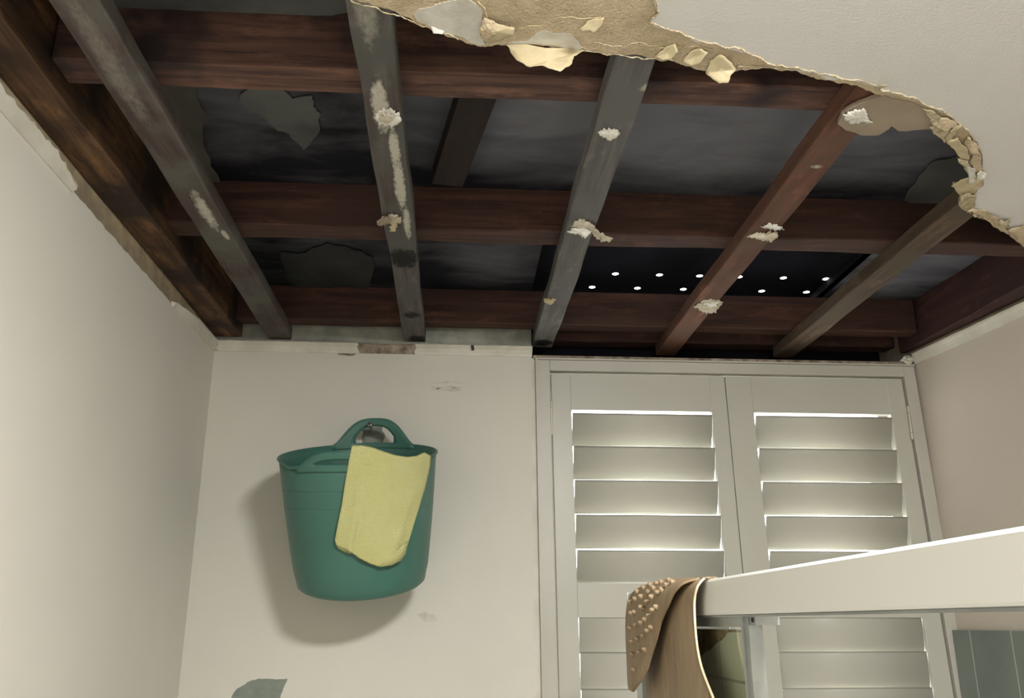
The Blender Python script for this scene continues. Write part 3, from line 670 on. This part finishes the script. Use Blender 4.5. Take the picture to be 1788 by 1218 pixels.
# smooth underside flap
Lq = [(1190, 1016, .405), (1165, 1050, .395), (1140, 1110, .395), (1128, 1170, .40), (1130, 1222, .40), (1134, 1300, .40)]
Rq = chaikin([(1228, 1010.5, .416), (1218, 1022, .404), (1212, 1045, .402), (1213, 1080, .402), (1216, 1120, .402), (1223, 1160, .402), (1236, 1195, .402), (1250, 1228, .402), (1262, 1300, .402)])
o, _ = sheet('smooth_flap', Lq, Rq, 16, 40, M_MAT, th=.003, bul=lambda u, v: -.008*math.sin(u*math.pi)*min(1, v*3)); child(o, mroot)
pipe = [lerp_curve(Rq, k/40) for k in range(41)]
pp = [onX(a, b, c-.001)+Vector((0, 0, H)) for a, b, c in pipe]
top = [Vector((XH+.010, pp[0].y+.02, .0725+H)), Vector((XH+.034, pp[0].y+.05, .0735+H))]
MB().tube([top[1], top[0]]+pp, .0021, 8).build('edge_piping', M_PIPE, mroot, True)
# studded flap, hanging a little in front
Lb = chaikin([(1196, 1009.5, .425), (1160, 1013, .41), (1132, 1020, .395), (1108, 1030, .385), (1097, 1046, .38), (1093, 1080, .375), (1094, 1120, .37), (1096, 1160, .366), (1097, 1190, .364), (1099, 1204, .363)])
Rb = chaikin([(1222, 1010, .418), (1204, 1014, .402), (1190, 1020, .390), (1176, 1036, .382), (1168, 1056, .378), (1156, 1080, .376), (1150, 1104, .374), (1144, 1126, .372), (1136, 1150, .370), (1130, 1172, .366), (1122, 1186, .364), (1106, 1206, .363)])
o, sv = sheet('studded_flap', Lb, Rb, 22, 60, M_MAT, th=.004, bul=lambda u, v: -.006*math.sin(u*math.pi)*min(1, v*2)); child(o, mroot)
rim = [lerp_curve(Rb, k/40) for k in range(41)]+[lerp_curve(Lb, 1-k/40) for k in range(1, 41)]
MB().tube([onX(a, b, c-.0015)+Vector((0, 0, H)) for a, b, c in rim], .0016, 6).build('edge_piping', M_MAT, mroot, True)
studs = [(1102, 1052), (1112, 1047), (1122, 1041), (1133, 1035), (1145, 1028), (1104, 1072), (1113, 1068), (1121, 1062), (1133, 1052), (1141, 1043), (1150, 1036), (1159, 1029), (1166, 1023), (1115, 1031), (1126, 1026), (1158, 1018), (1172, 1014),
         (1127, 1062), (1104, 1096), (1115, 1092), (1123, 1086), (1129, 1081), (1135, 1076), (1143, 1067), (1150, 1058), (1107, 1120), (1117, 1116), (1126, 1110), (1134, 1101), (1139, 1096), (1108, 1144), (1120, 1139), (1129, 1135), (1110, 1170), (1178, 1016), (1137, 1022), (1150, 1019)]
for (x, y) in studs:
    # nearest surface vertex of the flap gives the depth
    best = None
    for v in sv:
        q = v-Vector((0, 0, H)); f = q.dot(FW); ex = 894+FPX*q.dot(RT)/f-x; ey = 609-FPX*q.dot(UP)/f-y; e = ex*ex+ey*ey
        if best is None or e < best[0]: best = (e, v)
    c = best[1]+Vector((-.002, 0, 0)); ax = Vector((-.8, -.35, .35 if y > 1035 else .75)).normalized()
    r = .0056
    mb = MB(); mb.tube([c-ax*.003, c, c+ax*.004, c+ax*.0075, c+ax*.009], [r*1.1, r, r*.85, r*.55, r*.2], 10)
    mb.build('stud', M_MAT, mroot, True)
# the part lying over the rail
o, _ = sheet('saddle', [(1196, 1009.5, .425), (1215, 1008.5, .45)], [(1236, 1008.8, .418), (1250, 1006.5, .45)], 8, 6, M_MAT, th=.002); child(o, mroot)

# ------------------------------------------------------------------ green tub hung on the wall
TT, TR = math.radians(18.5), math.radians(2.4)
RB_, RT_, HT = .189, .228, .385
base_c = V(-.272, 2.712, .109)
zax = Vector((-math.sin(TR), -math.sin(TT), math.cos(TT))).normalized(); yax = Vector((0, 1, 0)); xax = yax.cross(zax).normalized(); yax = zax.cross(xax)
TM = Matrix((xax, yax, zax)).transposed().to_4x4(); TM.translation = base_c
PH = math.radians(-8)
def rad(h): return RB_+(RT_-RB_)*h/HT+.003*math.sin(h/HT*math.pi)
def tub_pt(phi, h, off=0): 
    r = rad(h)+off; return TM @ Vector((r*math.cos(phi+PH), r*math.sin(phi+PH)*.97, h))
tub = empty('rubber_tub', base_c); tag(tub, 'green flexible rubber tub with loop handles hanging on the back wall', 'tub')
N = 96
def rim_h(phi):   # phi: 90deg = wall side, -90deg = front
    d = abs(((phi+math.pi/2+math.pi) % (2*math.pi))-math.pi)   # angle from front
    db = abs(((phi-math.pi/2+math.pi) % (2*math.pi))-math.pi)
    dip = -.012*math.exp(-((d-.72)/.22)**2)
    return HT+dip
vs = []; fs = []; rows = []
prof_ = [(RB_*.0, .004), (RB_*.5, .003), (RB_*.82, 0), (RB_*.93, .003), (RB_*.985, .012), (RB_*1.0, .028)]
for r, h in prof_: rows.append([TM @ Vector((r*math.cos(2*math.pi*k/N+PH), .97*r*math.sin(2*math.pi*k/N+PH), h)) for k in range(N)])
for j in range(1, 13):
    rows.append([tub_pt(2*math.pi*k/N, .028+(rim_h(2*math.pi*k/N)-.028)*j/12) for k in range(N)])
for g_ in rows: vs += g_
for j in range(len(rows)-1):
    for k in range(N): fs.append((j*N+k, j*N+(k+1) % N, (j+1)*N+(k+1) % N, (j+1)*N+k))
o = mesh('body', vs, fs, M_TUB, None, True); s = o.modifiers.new('thickness', 'SOLIDIFY'); s.thickness = .0035; s.offset = -1; child(o, tub)
lip = [tub_pt(2*math.pi*k/N, rim_h(2*math.pi*k/N), .001) for k in range(N)]
MB().tube(lip, .0042, 8, True).build('rim', M_TUB, tub, True)
# faint moulded rings
for hh in (.285, .235):
    MB().tube([tub_pt(2*math.pi*k/N, hh-.03*math.sin(2*math.pi*k/N), .0002) for k in range(N)], .0009, 6, True).build('moulded_ring', M_TUB, tub, True)
def handle(phi0, hh, w, wi, hi, lean, dz=0):
    A = w/RT_; Bn = wi/RT_; n = 64; outer_, inner_ = [], []
    def prof_o(u):   # u in [-1,1]
        a = abs(u); return hh*(.5+.5*math.cos(math.pi*min(1, a)**1.55))
    # outer loop: bottom edge then arch ; inner loop: D shape
    def pt(u_ang, h, off=0):
        phi = phi0+u_ang; return tub_pt(phi, rim_h(phi)+h+dz, lean*max(0, h)/hh+off)
    O = []; I = []
    for k in range(n):
        a = 2*math.pi*k/n
        # ray from a centre at (0, hi*.45)
        c, s_ = math.cos(a), math.sin(a); cyy = hi*.5
        lo, hi_ = 0, 1.0
        def inside_o(t):
            x = c*t*A*1.2; y = cyy+s_*t*hh*1.2
            return abs(x) <= A and y >= -.012 and y <= prof_o(x/A)
        def inside_i(t):
            x = c*t*A*1.2; y = cyy+s_*t*hh*1.2
            if abs(x) > Bn or y < .003: return False
            return y <= .003+(hi-.003)*(1-(abs(x)/Bn)**2.6*.62)
        def find(f):
            t = 0
            while f(t+.004) and t < 1.5: t += .004
            return t
        to, ti_ = find(inside_o), find(inside_i)
        O.append((c*to*A*1.2, cyy+s_*to*hh*1.2)); I.append((c*ti_*A*1.2, cyy+s_*ti_*hh*1.2))
    vs = []; K = 4
    for k in range(K+1):
        t = k/K
        for (a, b) in zip(O, I): vs.append(pt(a[0]+(b[0]-a[0])*t, a[1]+(b[1]-a[1])*t))
    fs = [(k*n+i, k*n+(i+1) % n, (k+1)*n+(i+1) % n, (k+1)*n+i) for k in range(K) for i in range(n)]
    o = mesh('handle', vs, fs, M_TUB, None, True); s = o.modifiers.new('thickness', 'SOLIDIFY'); s.thickness = .0045; s.offset = -1; child(o, tub)
    arch = [pt(A*u, prof_o(u)) for u in [(-1+2*i/40) for i in range(41)]]
    t1 = MB().tube(arch, .0036, 8); t1.tube([pt(*q) for q in I], .0026, 6, True)
    t1.build('handle_bead', M_TUB, tub, True)
handle(math.pi/2, .080, .142, .064, .061, 0)
handle(-math.pi/2, .040, .140, .072, .024, .004, -.004)
# hook and bare patch behind it
wallmark('bare_patch', [(634, 745), (650, 740), (668, 742), (667, 752), (672, 758), (668, 772), (634, 776), (632, 762)], M_PATCH, .0009, .1, 12)
hc = onY(647, 742, 2.79)+Vector((0, 0, H))
hk = empty('wall_hook', Vector((hc.x, YB, hc.z))); tag(hk, 'grey screw hook on the wall holding the green tub handle', 'hook')
mb = MB(); mb.tube([Vector((hc.x, YB+.002, hc.z-.004)), Vector((hc.x, 2.80, hc.z-.004)), Vector((hc.x, 2.772, hc.z-.004))], .0045, 12)
mb.build('shank', M_STEEL, hk, True)
mb = MB(); mb.tube([Vector((hc.x, 2.772, hc.z-.004)), Vector((hc.x, 2.762, hc.z-.004)), Vector((hc.x, 2.759, hc.z-.004))], [.0085, .0085, .006], 16); mb.build('cap', M_STEEL, hk, True)
mb = MB(); mb.tube([Vector((hc.x, 2.7589, hc.z-.004)), Vector((hc.x, 2.7575, hc.z-.004))], .003, 12); mb.build('screw', M_BLACK, hk, True)

# ------------------------------------------------------------------ yellow cloth over the tub's rim
TI = TM.inverted()
def on_tub(x, y, off):
    d = ray(x, y).normalized(); o = TI @ Vector((0, 0, H)); dd = TI.to_3x3() @ d
    t = 1.5
    while t < 3.4:
        q = o+dd*t; rr = math.hypot(q.x, q.y/.97)
        if rr <= rad(max(0, min(HT+.08, q.z)))+off: break
        t += .004
    for k in range(6):
        t2 = t-.004/2**(k+1); q = o+dd*t2; rr = math.hypot(q.x, q.y/.97)
        if rr <= rad(max(0, min(HT+.08, q.z)))+off: t = t2
    return Vector((0, 0, H))+d*t
Lt = [(614, 781), (610, 800), (603, 840), (597, 880), (590, 915), (585, 942), (588, 952)]
Rt = [(752, 797), (750, 815), (742, 850), (733, 880), (722, 915), (713, 945), (706, 968)]
topc = [(614, 781), (632, 781), (652, 785), (672, 792), (692, 798), (712, 801), (730, 799), (743, 793), (752, 797)]
botc = [(588, 952), (600, 956), (612, 963), (628, 974), (645, 983), (660, 988), (678, 986), (694, 979), (706, 968)]
nu, nv = 44, 60; vs = []; fs = []
def C2(p, t): q = lerp_curve(p, t); return Vector(q[:2])
for j in range(nv+1):
    v = j/nv
    for i in range(nu+1):
        u = i/nu   # Coons patch
        p = (C2(topc, u)*(1-v)+C2(botc, u)*v)+(C2(Lt, v)*(1-u)+C2(Rt, v)*u)-((Vector(topc[0])*(1-u)+Vector(topc[-1])*u)*(1-v)+(Vector(botc[0])*(1-u)+Vector(botc[-1])*u)*v)
        f = .006+.010*v
        f += .011*v*math.exp(-((u-.16-.05*v)/.05)**2)-.006*v*math.exp(-((u-.27)/.05)**2)+.008*v*math.exp(-((u-.86+.08*v)/.06)**2)+.0016*math.sin(u*21+v*6)*v+.0012*math.sin(v*17+u*9)
        f += .004*math.exp(-v*14)
        vs.append(on_tub(p.x, p.y, f))
for j in range(nv):
    for i in range(nu): fs.append((j*(nu+1)+i, j*(nu+1)+i+1, (j+1)*(nu+1)+i+1, (j+1)*(nu+1)+i))
# carry on over the rim and a little way down inside
base = len(vs); K = 6; inn = TM.to_3x3() @ Vector((0, 0, 1))
for k in range(1, K+1):
    for i in range(nu+1):
        q = TI @ vs[i]; r = math.hypot(q.x, q.y); a = k/K; rr = r-(.010+.010*math.sin(a*math.pi/2)) * min(1, a*2); zz = q.z+.004*math.sin(min(1, a*3)*math.pi)-.06*max(0, a-.2)
        vs.append(TM @ Vector((q.x*rr/r, q.y*rr/r, zz)))
for k in range(K):
    for i in range(nu):
        a = (base+(k-1)*(nu+1)+i) if k else i; b = base+k*(nu+1)+i
        fs.append((a, a+1, b+1, b))
tw = mesh('cleaning_cloth', vs, fs, M_TOWEL, None, True)
s = tw.modifiers.new('thickness', 'SOLIDIFY'); s.thickness = .0045; s.offset = 0
tag(tw, 'yellow microfibre cloth draped over the front rim of the green tub', 'cloth')
# turned-up hem showing at the lower left and the folded corner at the lower right
def cflap(px, off):
    n = len(px); vs = [on_tub(x, y, o_) for (x, y), o_ in zip(px, off)]; cx = sum(p[0] for p in px)/n; cy_ = sum(p[1] for p in px)/n
    vs.append(on_tub(cx, cy_, sum(off)/n)); o = mesh('folded_corner', vs, [(i, (i+1) % n, n) for i in range(n)], M_TOWEL, tw, True)
    s = o.modifiers.new('t', 'SOLIDIFY'); s.thickness = .004; s.offset = 0
cflap([(586, 944), (600, 949), (622, 948), (621, 962), (612, 966), (600, 962), (590, 956)], [.010, .008, .010, .008, .008, .008, .010])
cflap([(712, 944), (708, 965), (700, 978), (684, 986), (662, 989), (674, 978), (694, 962), (704, 952)], [.020, .022, .023, .024, .022, .024, .027, .024])

# ------------------------------------------------------------------ lamp on the ceiling beside the viewer
lp = empty('ceiling_light', V(LAMP_X, LAMP_Y, ZC-.004)); tag(lp, 'round frosted ceiling light above the shower side of the bathroom', 'ceiling light')
def disc(r, z0, z1, name, m, dome=0):
    n = 40; rows = []
    K = 8 if dome else 1
    for k in range(K+1):
        a = k/K*math.pi/2
        if dome: rr, zz = r*math.cos(a), z0-dome*math.sin(a)
        else: rr, zz = r, z0+(z1-z0)*k
        rows.append([V(LAMP_X+rr*math.cos(2*math.pi*i/n), LAMP_Y+rr*math.sin(2*math.pi*i/n), zz) for i in range(n)])
    vs = [p for q in rows for p in q]; fs = [(k*n+i, k*n+(i+1) % n, (k+1)*n+(i+1) % n, (k+1)*n+i) for k in range(K) for i in range(n)]
    if not dome: fs += [tuple(range(n)), tuple(n+i for i in range(n-1, -1, -1))]
    o = mesh(name, vs, fs, m, None, bool(dome)); child(o, lp); return o
disc(.205, ZC-.014, ZC-.002, 'base', M_ALU)
disc(.19, ZC-.014, 0, 'diffuser', emit('lamp_glow', (1, .99, .955, 1), LAMP_E), .055)

vl = empty('fill_light', V(-.15, YF, .42)); tag(vl, 'added fill lamp, a long frosted bar out of view behind the viewer', 'fill light')  # unseen lamp added as soft fill for the rail and the tub's shadow
child(MB().box(-.45, .15, YF+.002, YF+.03, .36, .48).build('base', M_ALU, bevel=.004), vl)
child(MB().box(-.43, .13, YF+.03, YF+.09, .37, .47).build('diffuser', emit('fill_lamp_glow', (1, .985, .94, 1), FILL_E), bevel=.01), vl)
